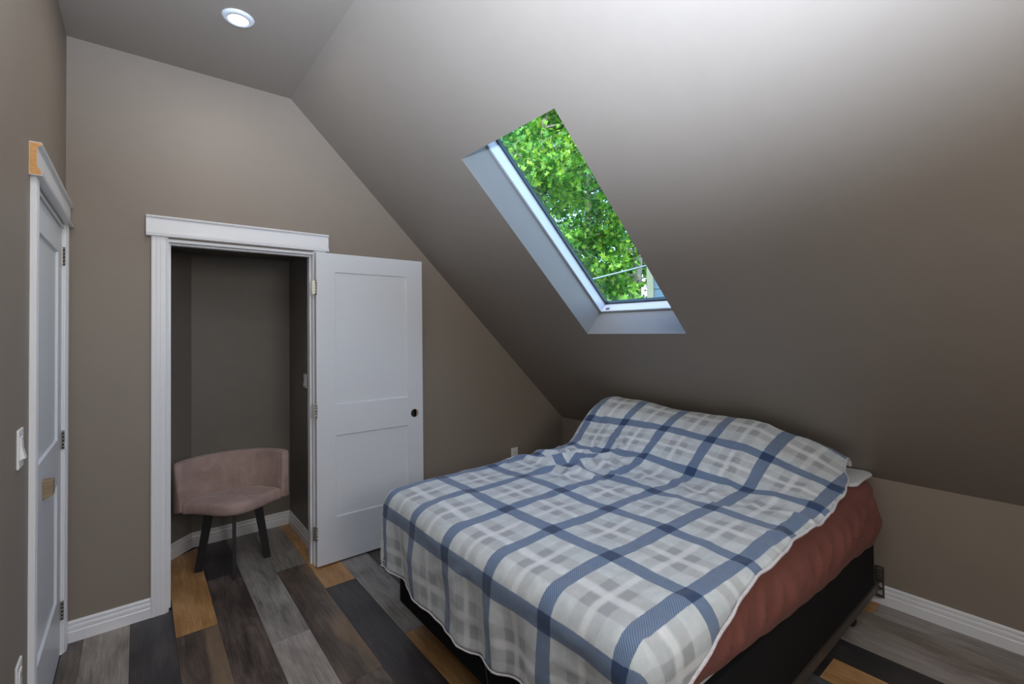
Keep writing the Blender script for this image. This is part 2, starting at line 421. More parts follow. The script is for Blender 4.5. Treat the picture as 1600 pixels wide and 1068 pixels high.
# door builder (local frame: hinge edge at x=0, door runs +x, front face at y=0, back +y)
def make_door(name, w, h, th=.035, hole=None):
    d = structure(empty(name))
    bm = bmesh.new()
    st, top_r, mid0, mid1, bot = .118, h-.120, .805, 1.003, .283
    rec = .009
    # stiles and rails
    for a, b in (((0, 0, 0), (st, th, h)), ((w-st, 0, 0), (w, th, h)), ((st, 0, top_r), (w-st, th, h)), ((st, 0, mid0), (w-st, th, mid1)), ((st, 0, 0), (w-st, th, bot))):
        abox(bm, a, b)
    bmesh.ops.remove_doubles(bm, verts=bm.verts, dist=1e-5)
    bmobj('frame', bm, M['door'], d)
    for (z0, z1) in ((mid1, top_r), (bot, mid0)):
        bm = bmesh.new(); s = .004
        # recessed field with a small sloped sticking
        for side, y0, yr in ((0, 0.0005, rec), (1, th-.0005, th-rec)):
            O = [(st, z0), (w-st, z0), (w-st, z1), (st, z1)]; I = [(st+s, z0+s), (w-st-s, z0+s), (w-st-s, z1-s), (st+s, z1-s)]
            a = [bm.verts.new((x, y0, z)) for x, z in O]; b = [bm.verts.new((x, yr, z)) for x, z in I]
            for i in range(4): bm.faces.new((a[i], a[(i+1) % 4], b[(i+1) % 4], b[i]))
            bm.faces.new(b)
        bmobj('panel', bm, M['door'], d, recalc=False)
    return d
def hinge(parent, x, y, z, mat='nickel', out=-1, leaf=.020):
    bm = bmesh.new()
    abox(bm, (x-leaf, y, z-.043), (x+.002, y+.003, z+.043), .0006)
    o = bmobj('hinge', bm, M[mat], parent)
    bm = bmesh.new()
    for i in range(5):
        disc_prism(bm, (x+.004, y+out*.004, z-.043+i*.0174), (0, 0, 1), .0052, .0164, 12)
    disc_prism(bm, (x+.004, y+out*.004, z-.047), (0, 0, 1), .0038, .094, 10)
    bmobj('knuckle', bm, M[mat], o, True)
    return o
# closet door, swung open flat against the far wall
door2 = make_door('door_2', .744, 1.982, .035)
door2.location = (1.155, -.058, .011)
for z in (1.768, .99, .222): hinge(door2, -.004, .004, z-.011)
bm = bmesh.new()
# bored hole: dark ring recess with raw wood barrel, cut proud of the face by nothing: modelled as a shallow cup
seg = 28; R0 = .0285; c0 = (.677, .884)
rings_ = []
for r, y in ((R0+.0012, -.0006), (R0, -.0009), (R0-.001, .0), (R0-.0015, -.0002)):
    rings_.append([bm.verts.new((c0[0]+r*math.cos(2*PI*i/seg), y, c0[1]+r*math.sin(2*PI*i/seg))) for i in range(seg)])
for A, B in zip(rings_, rings_[1:]):
    for i in range(seg): bm.faces.new((A[i], A[(i+1) % seg], B[(i+1) % seg], B[i]))
hole = bmobj('knob_hole', bm, M['chip'], door2, True); hole['label'] = 'bored hole for a missing door knob'
bm = bmesh.new(); vs = [bm.verts.new((c0[0]+(R0-.0015)*math.cos(2*PI*i/seg), -.0003, c0[1]+(R0-.0015)*math.sin(2*PI*i/seg))) for i in range(seg)]; bm.faces.new(vs)
bmobj('bore', bm, M['slot'], hole)
bm = bmesh.new(); vs = []
for i in range(seg//2+1):
    a = PI/2 - PI*i/(seg//2); vs.append(bm.verts.new((c0[0]+(R0-.0015)*math.cos(a), -.0006, c0[1]+(R0-.0015)*math.sin(a))))
for i in range(seg//2-1, 0, -1):
    a = PI/2 - PI*i/(seg//2); vs.append(bm.verts.new((c0[0]+.008+(R0-.0095)*math.cos(a)*.35, -.0006, c0[1]+(R0-.0015)*math.sin(a))))
bm.faces.new(vs); bmobj('bore_side', bm, M['chip'], hole)

# left door (closed) in the left wall
t2 = structure(empty('trim_2', (0, -.5, 0)))
child(casing(t2, (0, -.955, 0), (0, 1, 0), (1, 0, 0), 2.006, .064))
child(casing(t2, (0, -.024, 0), (0, -1, 0), (1, 0, 0), 2.006, .066))
child(header(t2, (0, -.015, 2.006), (0, -.980, 2.006), (1, 0, 0)))
bm = bmesh.new(); vs = [bm.verts.new((.001+o*.93, -.9806, 2.008+h*.96)) for o, h in HP]; bm.faces.new(vs)
e = child(bmobj('end_cut', bm, M['raw'], t2)); e['label'] = 'unpainted orange fibreboard end of the door header'
for nm, a, b in (('jamb', (-TH, LY0, 0), (.004, LY0+.014, LZ-.014)), ('jamb', (-TH, LY1-.014, 0), (.004, LY1, LZ-.014)), ('head_jamb', (-TH, LY0, LZ-.014), (.004, LY1, LZ))):
    child(box(nm, a, b, M['trim'], t2, .001))
door1 = make_door('door_1', .782, 1.970, .035)
# local +x -> world -y ... hinge at far end
door1.matrix_world = Matrix(((0, -1, 0, -.0035), (-1, 0, 0, -.103), (0, 0, 1, .010), (0, 0, 0, 1)))
for z in (1.845, .985, .195):
    bm = bmesh.new(); abox(bm, (-.012, -.004, z-.043), (.010, -.0005, z+.043), .0006); ho = bmobj('hinge', bm, M['nickel'], door1)
    bm = bmesh.new()
    for i in range(5): disc_prism(bm, (-.001, -.007, z-.043+i*.0174), (0, 0, 1), .0050, .0160, 12)
    bmobj('knuckle', bm, M['steel'], ho, True)
bm = bmesh.new(); abox(bm, (.500, -.030, .852), (.545, .0, .925), .002)
for vv in bm.verts:
    if vv.co.y < -.02 and vv.co.z < .89: vv.co.z += .014; 
    vv.co.z += .003*noise.noise(vv.co*40)
wb = bmobj('wooden_grip', bm, M['chip'], door1); wb['label'] = 'rough raw wood block used as a grip on the door'

# ------------------------------------------------------------------ skylight
w1 = structure(empty('window_1', S((WY0+WY1)/2, (WS0+WS1)/2, D)))
def sbox(bm, y0, y1, s0, s1, o0, o1, bev=0.):
    r = bmesh.ops.create_cube(bm, size=1.0)
    for v_ in r['verts']:
        c = v_.co.copy()
        v_.co = S(y0+(c.x+.5)*(y1-y0), s0+(c.y+.5)*(s1-s0), o0+(c.z+.5)*(o1-o0))
    if bev:
        es = list({e for v_ in r['verts'] for e in v_.link_edges}); bmesh.ops.bevel(bm, geom=es, offset=bev, segments=2, affect='EDGES', profile=.5)
FY0, FY1, FS0, FS1 = WY0, WY1, WS0+.002, WS1+.10; fwid = .016
M['frame'] = Mat('white_skylight_frame', (.52, .56, .62), .3).m
for (a, b, c, d_) in ((FY1-fwid, FY1, FS0, FS1), (FY0, FY0+fwid, FS0, FS1), (FY0+fwid, FY1-fwid, FS0, FS0+fwid), (FY0+fwid, FY1-fwid, FS1-fwid, FS1)):
    bm = bmesh.new(); sbox(bm, a, b, c, d_, D, D+.085, .002); child(bmobj('frame_rail', bm, M['frame'], w1))
M['gasket'] = Mat('dark_gasket', (.012, .03, .04), .4).m
q = .012; iy0, iy1, is0, is1 = FY0+fwid, FY1-fwid, FS0+fwid, FS1-fwid
for (a, b, c, d_) in ((iy1-q, iy1, is0, is1), (iy0, iy0+q, is0, is1), (iy0+q, iy1-q, is0, is0+q), (iy0+q, iy1-q, is1-q, is1)):
    bm = bmesh.new(); sbox(bm, a, b, c, d_, D+.066, D+.088); child(bmobj('gasket', bm, M['gasket'], w1))
bm = bmesh.new(); sbox(bm, FY1-.075, FY1-.045, FS0+.008, FS0+.0185, D+.012, D+.030, .001); child(bmobj('latch_tab', bm, M['steel'], w1))
gm = bpy.data.materials.new('skylight_glass'); gm.use_nodes = True; nt = gm.node_tree; nt.nodes.clear()
tr = nt.nodes.new('ShaderNodeBsdfTransparent'); tr.inputs[0].default_value = (.84, .93, .95, 1)
gl = nt.nodes.new('ShaderNodeBsdfGlossy'); gl.inputs['Roughness'].default_value = .01
mx = nt.nodes.new('ShaderNodeMixShader'); mx.inputs[0].default_value = .05; oo = nt.nodes.new('ShaderNodeOutputMaterial')
nt.links.new(tr.outputs[0], mx.inputs[1]); nt.links.new(gl.outputs[0], mx.inputs[2]); nt.links.new(mx.outputs[0], oo.inputs[0])
child(mesh('pane', ring(iy0, iy1, is0, is1, D+.078), [(0, 1, 2, 3)], gm, w1))

# invented window frame around the added fill lamp in the back wall
w2_ = structure(empty('rear_fill_frame', (1.0, YB, 2.0)))
for a, b in (((.32, YB, 1.47), (.40, YB+.03, 2.53)), ((1.60, YB, 1.47), (1.68, YB+.03, 2.53)), ((.40, YB, 2.45), (1.60, YB+.03, 2.53)), ((.30, YB, 1.47), (1.70, YB+.05, 1.55))):
    child(box('frame_rail', a, b, M['trim'], w2_, .002))

# ------------------------------------------------------------------ ceiling light
cl = tag(empty('ceiling_light', (.640, -.660, CZ)), 'lit white recessed disc light in the flat ceiling', 'light')
bm = bmesh.new(); seg = 48; rr = []
for r, z in ((.0415, -.006), (.043, -.011), (.056, -.010), (.064, -.006), (.067, 0)):
    rr.append([bm.verts.new((r*math.cos(2*PI*i/seg), r*math.sin(2*PI*i/seg), z)) for i in range(seg)])
for A, B in zip(rr, rr[1:]):
    for i in range(seg): bm.faces.new((A[i], A[(i+1) % seg], B[(i+1) % seg], B[i]))
bmobj('trim_ring', bm, M['ring'], cl, True)
em = bpy.data.materials.new('lit_diffuser'); em.use_nodes = True; b = em.node_tree.nodes['Principled BSDF']
b.inputs['Emission Color'].default_value = (1, .98, .95, 1); b.inputs['Emission Strength'].default_value = 6.0; b.inputs['Base Color'].default_value = (.9, .9, .9, 1)
bm = bmesh.new(); disc_prism(bm, (0, 0, -.009), (0, 0, 1), .042, .008, 48); bmobj('diffuser', bm, em, cl)

# ------------------------------------------------------------------ switches and outlets
def plate(name, loc, rot, kind, label, cat, w=.072, h=.116):
    t = tag(empty(name, loc), label, cat); t.rotation_euler = (0, 0, rot)
    # local: x across, y out of the wall is -y, z up
    bm = bmesh.new(); abox(bm, (-w/2, -.006, -h/2), (w/2, 0, h/2), .0025); bmobj('plate', bm, M['plastic'], t)
    if kind == 'switch':
        bm = bmesh.new(); abox(bm, (-.017, -.0085, -.033), (.017, -.005, .033), .001)
        bmobj('switch_frame', bm, M['plastic'], t)
        bm = bmesh.new(); P = [(-.0085, .031), (-.016, .0), (-.0115, -.031), (-.005, -.031), (-.005, .031)]
        P = [(-.0085, .030), (-.0095, .0), (-.0165, -.030), (-.006, -.030), (-.006, .030)]
        A = [bm.verts.new((-.0145, y, z)) for y, z in P]; B = [bm.verts.new((.0145, y, z)) for y, z in P]
        for i in range(5): bm.faces.new((A[i], A[(i+1) % 5], B[(i+1) % 5], B[i]))
        bm.faces.new(A[::-1]); bm.faces.new(B); bmobj('rocker', bm, M['plastic'], t)
    else:
        bm = bmesh.new(); abox(bm, (-.017, -.0085, -.034), (.017, -.005, .034), .001); r = bmobj('receptacle', bm, M['plastic'], t)
        for zc in (.018, -.018):
            for xo in (-.006, .006):
                bm = bmesh.new(); abox(bm, (xo-.001, -.0090, zc-.004), (xo+.001, -.0084, zc+.004)); bmobj('slot', bm, M['slot'], r)
    for zc in (-.048, .048):
        bm = bmesh.new(); disc_prism(bm, (0, -.0060, zc), (0, -1, 0), .003, .001, 10); bmobj('screw', bm, M['nickel'], t)
    return t
plate('light_switch', (0, -1.122, 1.147), PI/2, 'switch', 'white rocker light switch on the left wall beside the closed door', 'switch')
plate('outlet', (0, -1.122, .462), PI/2, 'outlet', 'white outlet low on the left wall below the light switch', 'outlet')
plate('light_switch', (CRX, .372, 1.140), -PI/2, 'switch', 'small switch on the right side wall inside the closet', 'switch', .072, .100)
plate('outlet', (2.798, 0, .418), 0, 'outlet', 'white outlet on the far wall just above the bed', 'outlet')

# ------------------------------------------------------------------ chair in the closet
ch = tag(empty('corner_chair', (.762, .355, 0)), 'dusty pink velvet chair with wide curved back and black metal legs', 'chair')
ch.rotation_euler = (0, 0, math.atan2(-.18, .983))
HW, SAG = .270, .175
Rc = (HW*HW+SAG*SAG)/(2*SAG); a0 = math.asin(HW/Rc)
def arc(t, r=Rc):   # t -1..1, front surface of the back
    return Vector((r*math.sin(a0*t), -.07+SAG-Rc + r*math.cos(a0*t), 0))
N = 48
# seat cushion
bm = bmesh.new(); out = []
for i in range(N+1):
    t = -1+2*i/N; out.append(arc(t))
for i in range(1, N):
    t = 1-2*i/N; x = HW*t
    out.append(Vector((x, -.07-.175*(.5+.5*math.cos(PI*(t-.08*(1-t*t))))**.72, 0)))
n = len(out)
cen = Vector((0, -.03, 0)); layers = []
for (k, z) in ((.0, .388), (.90, .388), (.965, .391), (.995, .401), (1.0, .414), (1.0, .432), (.99, .448), (.955, .458), (.88, .463), (.6, .468), (0, .470)):
    if k == 0: layers.append([bm.verts.new(cen+Vector((0, 0, z)))])
    else: layers.append([bm.verts.new(cen+(p-cen)*k+Vector((0, 0, z + (.004*noise.noise(p*14+Vector((0, 0, k*3))) if z > .44 else 0)))) for p in out])
for A, B in zip(layers, layers[1:]):
    for i in range(n):
        j = (i+1) % n
        if len(A) == 1: bm.faces.new((A[0], B[j], B[i]))
        elif len(B) == 1: bm.faces.new((A[i], A[j], B[0]))
        else: bm.faces.new((A[i], A[j], B[j], B[i]))
seat = bmobj('seat', bm, M['velvet'], ch, True)
# backrest
bm = bmesh.new(); sec = []
T = .050
def rrect(t0, t1, z0, z1, r, n=5):
    pts = []
    for cx_, cz_, a_ in ((t1-r, z1-r, 0), (t0+r, z1-r, 90), (t0+r, z0+r, 180), (t1-r, z0+r, 270)):
        for k in range(n): a = math.radians(a_+90*k/(n-1)); pts.append((cx_+r*math.cos(a), cz_+r*math.sin(a)))
    return pts
NB = 56; rings_ = []
for i in range(NB+1):
    t = -1.03+2.06*i/NB; endk = max(0, (abs(t)-.96)/.07)
    sh = .007*endk
    pr_ = rrect(0-.004+sh, T-sh, .400+sh*.6, .702-sh*.6, .011)
    rg = []
    for (o, z) in pr_:
        o2 = o - (.008*math.sin(PI*min(1, max(0, (z-.46)/.22))) if o < T/2 else 0)*(1-t*t)   # soft belly
        wr = .0025*math.sin(60*t+3*z*20)*max(0, 1-abs(t-.1)*2.2) if (o < T/2 and (z > .64 or z < .50)) else 0
        p = arc(t, Rc+o2+wr); p.z = z; rg.append(bm.verts.new(p))
    rings_.append(rg)
m_ = len(rings_[0])
for A, B in zip(rings_, rings_[1:]):
    for i in range(m_): bm.faces.new((A[i], A[(i+1) % m_], B[(i+1) % m_], B[i]))
bm.faces.new(rings_[0][::-1]); bm.faces.new(rings_[-1])
back = bmobj('backrest', bm, M['velvet'], ch, True)
# piping lines at the two ends
for s in (-1, 1):
    bm = bmesh.new(); pts = []
    for z in np.linspace(.475, .690, 12):
        p = arc(s*.93, Rc-.0045); p.z = float(z); pts.append(p)
    tube(bm, pts, .0022, 6); bmobj('piping', bm, M['velvet'], back, True)
ci = Matrix.Translation(ch.location) @ ch.rotation_euler.to_matrix().to_4x4(); inv = ci.inverted()
for (fx, fy) in ((.572, .392), (.732, .150), (.947, .322), (.790, .560)):
    p = inv @ Vector((fx, fy, 0)); d_ = Vector((p.x, p.y, 0)); dn = d_.normalized()
    topp = Vector((p.x*.68, p.y*.68, .391)); side = dn.cross(Vector((0, 0, 1)))
    bm = bmesh.new(); w2, t2_ = .0105, .0235
    A = []; B = []
    for (a, b_) in ((-1, -1), (1, -1), (1, 1), (-1, 1)):
        A.append(bm.verts.new(Vector((p.x, p.y, 0)) + side*w2*a + dn*t2_*b_*.9)); B.append(bm.verts.new(topp + side*w2*a + dn*t2_*b_*1.1))
    for i in range(4): bm.faces.new((A[i], A[(i+1) % 4], B[(i+1) % 4], B[i]))
    bm.faces.new(A[::-1]); bm.faces.new(B)
    bmesh.ops.bevel(bm, geom=bm.edges[:], offset=.0012, segments=1, affect='EDGES')
    lg = bmobj('leg', bm, M['leg'], ch)
    bm = bmesh.new()   # gusset plate under the seat
    inn = topp*.35; inn.z = .389; lowp = topp.lerp(Vector((p.x, p.y, 0)), .16)
    G = [topp+Vector((0, 0, -.002)), inn, lowp]
    A = [bm.verts.new(g+side*.002) for g in G]; B = [bm.verts.new(g-side*.002) for g in G]
    bm.faces.new(A); bm.faces.new(B[::-1])
    for i in range(3): bm.faces.new((A[i], A[(i+1) % 3], B[(i+1) % 3], B[i]))
    bmobj('gusset', bm, M['leg'], lg)

# ------------------------------------------------------------------ bed frame
BX0, BX1, BY0, BY1 = 1.300, 3.300, -2.392, -.908
BZ0, BZ1, MZ = .130, .395, .672
fr_ = tag(empty('bed_frame', ((BX0+BX1)/2, (BY0+BY1)/2, 0)), 'brown metal bed frame on casters under the black box spring', 'bed frame')
for y, s in ((BY0, 1), (BY1, -1)):
    bm = bmesh.new()
    extrude_profile(bm, [(0, 0), (.038, 0), (.038, .004), (.004, .004), (.004, .040), (0, .040)], (BX0+.06, y-s*.004, BZ0-.004), (BX1+.040, y-s*.004, BZ0-.004), (0, s, 0))
    # lip just under the box, flange up outside
    for vv in bm.verts: vv.co.z -= .036
    for vv in bm.verts: vv.co.z = BZ0 - .001 - (vv.co.z-(BZ0-.040))
    child(bmobj('side_rail', bm, M['rail'], fr_))
for x in (1.60, 2.30, 3.03):
    bm = bmesh.new(); abox(bm, (x-.017, BY0+.012, BZ0-.034), (x+.017, BY1-.012, BZ0-.010), .001); child(bmobj('cross_bar', bm, M['rail'], fr_))
for x in (1.60, 3.03):
    for y, s in ((BY0, 1), (BY1, -1)):
        yy = y+s*.035
        bm = bmesh.new(); tube(bm, [(x, yy, BZ0-.034), (x, yy, .052)], .011, 12); lgo = child(bmobj('leg', bm, M['rail'], fr_, True))
        bm = bmesh.new(); pts = []
        r2_ = bmesh.ops.create_uvsphere(bm, u_segments=20, v_segments=12, radius=.027)
        for vv in bm.verts: vv.co = Vector((vv.co.x, vv.co.y*.62, vv.co.z)) + Vector((x+.006, yy, .027))
        co = bmobj('caster', bm, M['rubber'], lgo, True); co.matrix_parent_inverse = lgo.matrix_basis.inverted() @ Matrix.Identity(4)
        co.matrix_parent_inverse = Matrix.Identity(4)
# headboard bracket: slotted plate at the head end of each rail
for y in (BY0-.004, BY1+.004):
    bm = bmesh.new(); x = 3.345; y0 = y+ (.0 if y < -2 else 0); hw = .019
    # plate in the y-z plane with slots: ladder of bars
    abox(bm, (x, y0-hw, .045), (x+.004, y0-hw+.009, .208)); abox(bm, (x, y0+hw-.009, .045), (x+.004, y0+hw, .208))
    for z0, z1 in ((.045, .060), (.085, .100), (.125, .144), (.152, .160), (.168, .176), (.184, .192), (.200, .208)):
        abox(bm, (x, y0-hw+.009, z0), (x+.004, y0+hw-.009, z1))
    o = child(bmobj('headboard_bracket', bm, M['steel'], fr_)); o['label'] = 'slotted steel headboard bracket'
    bm = bmesh.new(); tube(bm, [(x-.008, y0, .113), (x+.012, y0, .113)], .006, 8); bb_ = bmobj('bolt', bm, M['nickel'], o, True)
    abs_ = None

# ------------------------------------------------------------------ rounded slab helper (box spring, mattress, sheet)
def outline(x0, x1, y0, y1, r, n=10, step=.02):
    pts = []
    for cx_, cy_, a_ in ((x1-r, y1-r, 0), (x0+r, y1-r, 90), (x0+r, y0+r, 180), (x1-r, y0+r, 270)):
        for k in range(n+1): a = math.radians(a_+90*k/n); pts.append(Vector((cx_+r*math.cos(a), cy_+r*math.sin(a), 0)))
    res = []
    for i, p in enumerate(pts):
        q_ = pts[(i+1) % len(pts)]; m = max(1, int((q_-p).length/step))
        for k in range(m): res.append(p.lerp(q_, k/m))
    return res
def slab(name, x0, x1, y0, y1, z0, z1, r, er, mat, parent=None, disp=None, step=.04):
    O = outline(x0, x1, y0, y1, r, step=step); n = len(O); c = Vector(((x0+x1)/2, (y0+y1)/2, 0))
    prof = []
    for k in range(6): a = PI/2*k/5; prof.append((er*(1-math.sin(a)), z0+er*(1-math.cos(a))))
    for k in range(6): a = PI/2*k/5; prof.append((er*(1-math.cos(a)), z1-er*(1-math.sin(a))))
    prof = sorted(prof[:6], key=lambda q: q[1]) + prof[6:]
    hx, hy = (x1-x0)/2, (y1-y0)/2
    bm = bmesh.new(); L = []
    for ins, z in prof:
        ring_ = []
        for p in O:
            d = p-c; q_ = Vector((c.x+d.x*(1-ins/hx), c.y+d.y*(1-ins/hy), z))
            if disp: q_ = disp(q_, (q_-c).normalized())
            ring_.append(bm.verts.new(q_))
        L.append(ring_)
    for A, B in zip(L, L[1:]):
        for i in range(n): bm.faces.new((A[i], A[(i+1) % n], B[(i+1) % n], B[i]))
    bm.faces.new(L[0][::-1]); bm.faces.new(L[-1])
    return bmobj(name, bm, mat, parent, True)
bs = tag(empty('box_spring', ((BX0+BX1)/2, (BY0+BY1)/2, BZ0)), 'black fabric box spring between the metal frame and the mattress', 'box spring')
child(slab('body', BX0, BX1, BY0, BY1, BZ0, BZ1, .035, .012, M['black'], bs))
bm = bmesh.new(); tube(bm, [(BX0-.002, -1.668, .365), (BX0-.003, -1.670, .25), (BX0-.002, -1.690, .150)], .0022, 6)
z_ = child(bmobj('zipper', bm, M['steel'], bs, True)); z_['label'] = 'grey zipper line on the foot side'
bm = bmesh.new(); abox(bm, (BX0-.005, -1.672, .350), (BX0-.001, -1.664, .368), .001); child(bmobj('zip_pull', bm, M['nickel'], bs))
mt_ = tag(slab('mattress', BX0+.005, BX1, BY0+.004, BY1-.004, BZ1+.002, MZ, .07, .05, M['white_cloth']), 'white mattress, bare at the head corner beside the mauve sheet', 'mattress')
# fitted mauve sheet
O = outline(BX0-.004, BX1+.010, BY0-.012, BY1+.012, .085, step=.012)
cxy = Vector(((BX0+BX1)/2, (BY0+BY1)/2, 0)); nO = len(O)
hemx = [1.2, 1.53, 1.85, 2.25, 2.6, 2.86, 3.23, 3.4]; hemz = [.46, .455, .430, .395, .378, .385, .352, .355]
bm = bmesh.new(); L = []
TOPZ = MZ+.010
for k in range(26):
    rg = []
    for i, p in enumerate(O):
        nrm = (p-cxy); # outward approx normal of the rounded box
        nx = 0; ny = 0
        if p.x > BX1-.07: nx = (p.x-(BX1-.07))
        if p.x < BX0+.07: nx = (p.x-(BX0+.07))
        if p.y > BY1-.07: ny = (p.y-(BY1-.07))
        if p.y < BY0+.07: ny = (p.y-(BY0+.07))
        nn = Vector((nx, ny, 0)).normalized()
        hz = float(np.interp(p.x, hemx, hemz)) + .007*noise.noise(Vector((p.x*9, p.y*9, 3))) + .002*math.sin(p.x*37+p.y*21)
        er = .060
        if k < 3: q_ = cxy.lerp(p-nn*er, (.25, .6, .9)[k]); z = TOPZ
        elif k < 11:
            a = PI/2*(k-3)/7; q_ = p - nn*er*(1-math.sin(a)); z = TOPZ-er*(1-math.cos(a))
        else:
            u = (k-10)/15.; z = (TOPZ-er)*(1-u)+hz*u; q_ = p.copy()
            cornerw = max(0, 1-(Vector((BX1, BY0, 0))-p).length/.45)
            cr = 1-abs(noise.noise(Vector((p.x*8+p.y*8-z*3.5, 7, 2))))*3; wr = .024*max(0, cr)**3*(z < TOPZ-.08) + .012*noise.noise(Vector((p.x*11+p.y*6+z*5, z*1.3, 0))) + (.0045+.009*cornerw)*math.sin((p.x-p.y)*46 + z*14+2*noise.noise(Vector((p.x*4, z*3, 1))))
            bulge = .016*math.sin(PI*u)*(1-.7*cornerw)
            q_ += nn*(wr*math.sin(PI*min(1, u*1.1+.05)) + bulge + .004)
            if u > .9: q_ -= nn*.010*(u-.9)*10
        # near the head the sheet has slipped: pulled down off the top corner
        slip = max(0, min(1, (p.x-3.20)/.10))
        if k < 8: q_.x = min(q_.x, 3.265 - .1*max(0, (q_.y+2.1)))
        rg.append(bm.verts.new(Vector((q_.x, q_.y, z))))
    L.append(rg)
for A, B in zip(L, L[1:]):
    for i in range(nO): bm.faces.new((A[i], A[(i+1) % nO], B[(i+1) % nO], B[i]))
bm.faces.new(L[0])
tag(bmobj('fitted_sheet', bm, M['sheet'], None, True), 'mauve fitted sheet stretched over the side of the mattress', 'sheet')
# white mattress protector peeping out at the head corner
slabp = tag(slab('mattress_protector', 3.02, 3.335, -2.388, -.93, MZ+.012, MZ+.034, .05, .010, M['white_cloth'],
          disp=lambda q_, d_: Vector((q_.x, q_.y, q_.z + .006*noise.noise(q_*9)))), 'white quilted protector edge showing at the head end under the pillows', 'mattress protector')

# ------------------------------------------------------------------ duvet
PA, PB = .33, .283
UA = [0., 1.52, 2.50, 2.745, 4.0]; UP = [1.52-1.52*.9, 1.52, 2.50, 2.842, 2.842+1.24*.85]
TZ = .712
ridge_y = [-.85, -1.0, -1.32, -1.6, -2.0, -2.21, -2.33, -2.45]
ridge_z = [.985, 1.005, .985, .962, .955, .862, .790, .70]
def slope_x(z): return KX - (z-KZ)/(CZ-KZ)*(KX-CX)
prof_t = [(0, 0), (.12, .10), (.30, .42), (.55, .72), (.80, .92), (1, 1)]
def profile(y):
    """x-z polyline from the foot of the top surface to the pillow ridge, at a given y"""
    rz = float(np.interp(-y, [-v for v in ridge_y], ridge_z)); rx = slope_x(rz)-.085
    xv = 2.47 + .05*math.sin(y*5)
    pts = [(1.295, TZ-.008), (1.45, TZ), (1.9, TZ+.002), (xv-.12, TZ+.0)]
    for t, h in ((0, .0), (.10, .10), (.25, .36), (.45, .62), (.68, .84), (.88, .965), (1, 1)):
        pts.append((xv + (rx-xv)*t, TZ+.006 + (rz-TZ)*h))
    # tuck behind the ridge
    pts.append((rx+.035, rz-.012)); pts.append((rx+.05, rz-.06))
    return pts
# common arc-length parametrisation
def at_arc(pts, L_):
    for (x0, z0), (x1, z1) in zip(pts, pts[1:]):
        d = math.hypot(x1-x0, z1-z0)
        if L_ <= d: t = L_/d; return x0+(x1-x0)*t, z0+(z1-z0)*t
        L_ -= d
    return pts[-1]
A0 = 1.295; B_FAR, B_NEAR = -.965, -2.375; R = .085
hemY = [(1.15, -2.66), (1.30, -2.63), (1.40, -2.55), (1.52, -2.505), (1.64, -2.475), (1.86, -2.445), (2.2, -2.425), (2.55, -2.43), (2.70, -2.415), (2.85, -2.385), (2.95, -2.345), (3.05, -2.32), (3.3, -2.30)]
NA, NBv = 230, 190
LTOP = 2.08
def duvet_point(a, b):
    """a: cloth metres along x (A0 = foot edge), b: cloth y"""
    ex = max(0., A0-a); ey = 0.; sy = 0
    if b > B_FAR: ey = b-B_FAR; sy = 1
    elif b < B_NEAR: ey = B_NEAR-b; sy = -1
    yb = min(max(b, B_NEAR), B_FAR)
    if ex > 0: x, z = A0, TZ-.008
    else: x, z = at_arc(PROF[yb_key(yb)], a-A0)
    hgt = max(0., z-TZ)
    e2 = math.hypot(ex, ey); e = (ex**5+ey**5)**.2
    if e > 0:
        ux, uy = -ex/e2, sy*ey/e2
        rr = R
        th = e/rr
        if th < PI/2: o_, d_ = rr*math.sin(th), rr*(1-math.cos(th))
        else: o_, d_ = rr, rr+(e-rr*PI/2)
        # flare and folds in the hanging part
        hang = max(0, d_-rr)
        fold = .012*math.sin(b*23+1.3*math.sin(b*7))*min(1, hang/.15) if ex > ey else 0
        o_ += fold - .02*hang
        x += ux*o_; y = yb+uy*o_; z -= d_
        if ey > 0 and hgt > .02 and sy < 0:   # over the pillow end the cloth drops straight
            pass
    else: y = yb
    return Vector((x, y, z))
PROF = {}
def yb_key(y):
    k = round(y*200)
    if k not in PROF: PROF[k] = smooth_prof(profile(k/200))
    return k
def smooth_prof(pts):
    # resample + smooth
    tot = sum(math.hypot(b[0]-a[0], b[1]-a[1]) for a, b in zip(pts, pts[1:]))
    n = 90; P = np.array([at_arc(pts, tot*i/n) for i in range(n+1)])
    for _ in range(6): P[1:-1] = (P[:-2]+2*P[1:-1]+P[2:])/4
    return [tuple(p) for p in P]
a_lo = A0-.440; a_hi = A0+1.93
verts = np.zeros((NA+1, NBv+1, 3)); uv = np.zeros((NA+1, NBv+1, 2))
for i in range(NA+1):
    a = a_lo + (a_hi-a_lo)*i/NA
    xa = a if a < 2.5 else 2.5+(a-2.5)*.86
    bn = float(np.interp(xa, [h[0] for h in hemY], [h[1] for h in hemY]))
    bn += .004*math.sin(a*15)+.002*math.sin(a*38+1)
    bf = B_FAR + .40 + .01*math.sin(a*13)
    if a > 2.62: bf = B_FAR + .40 - min(.36, (a-2.62)*1.6)
    if a < A0+.02:
        t = min(1, (A0+.02-a)/.45); bn = bn*(1-0)  # corner reaches further down
    for j in range(NBv+1):
        b = bf + (bn-bf)*j/NBv
        rmp = max(0., min(1., (A0-.02-a)/.43)); aa = a + (float(np.interp(-b, [.9, 1.13, 1.36, 1.57, 1.78, 2.05, 2.3], [.371, .37, .344, .339, .356, .418, .46]))-.335+.005*math.sin(b*31))*rmp*rmp
        p = duvet_point(aa, b)
        verts[i, j] = p; uv[i, j] = (float(np.interp(a, UA, UP)), b)
# ridge limit: nothing past the slope; smooth normals displacement for quilted puff and wrinkles
du = np.gradient(verts, axis=0); dv = np.gradient(verts, axis=1)
nr = np.cross(du, dv); nr /= (np.linalg.norm(nr, axis=2, keepdims=True)+1e-9)
nr *= np.sign(nr[:, :, 2:3]+1e-6) * 1.0
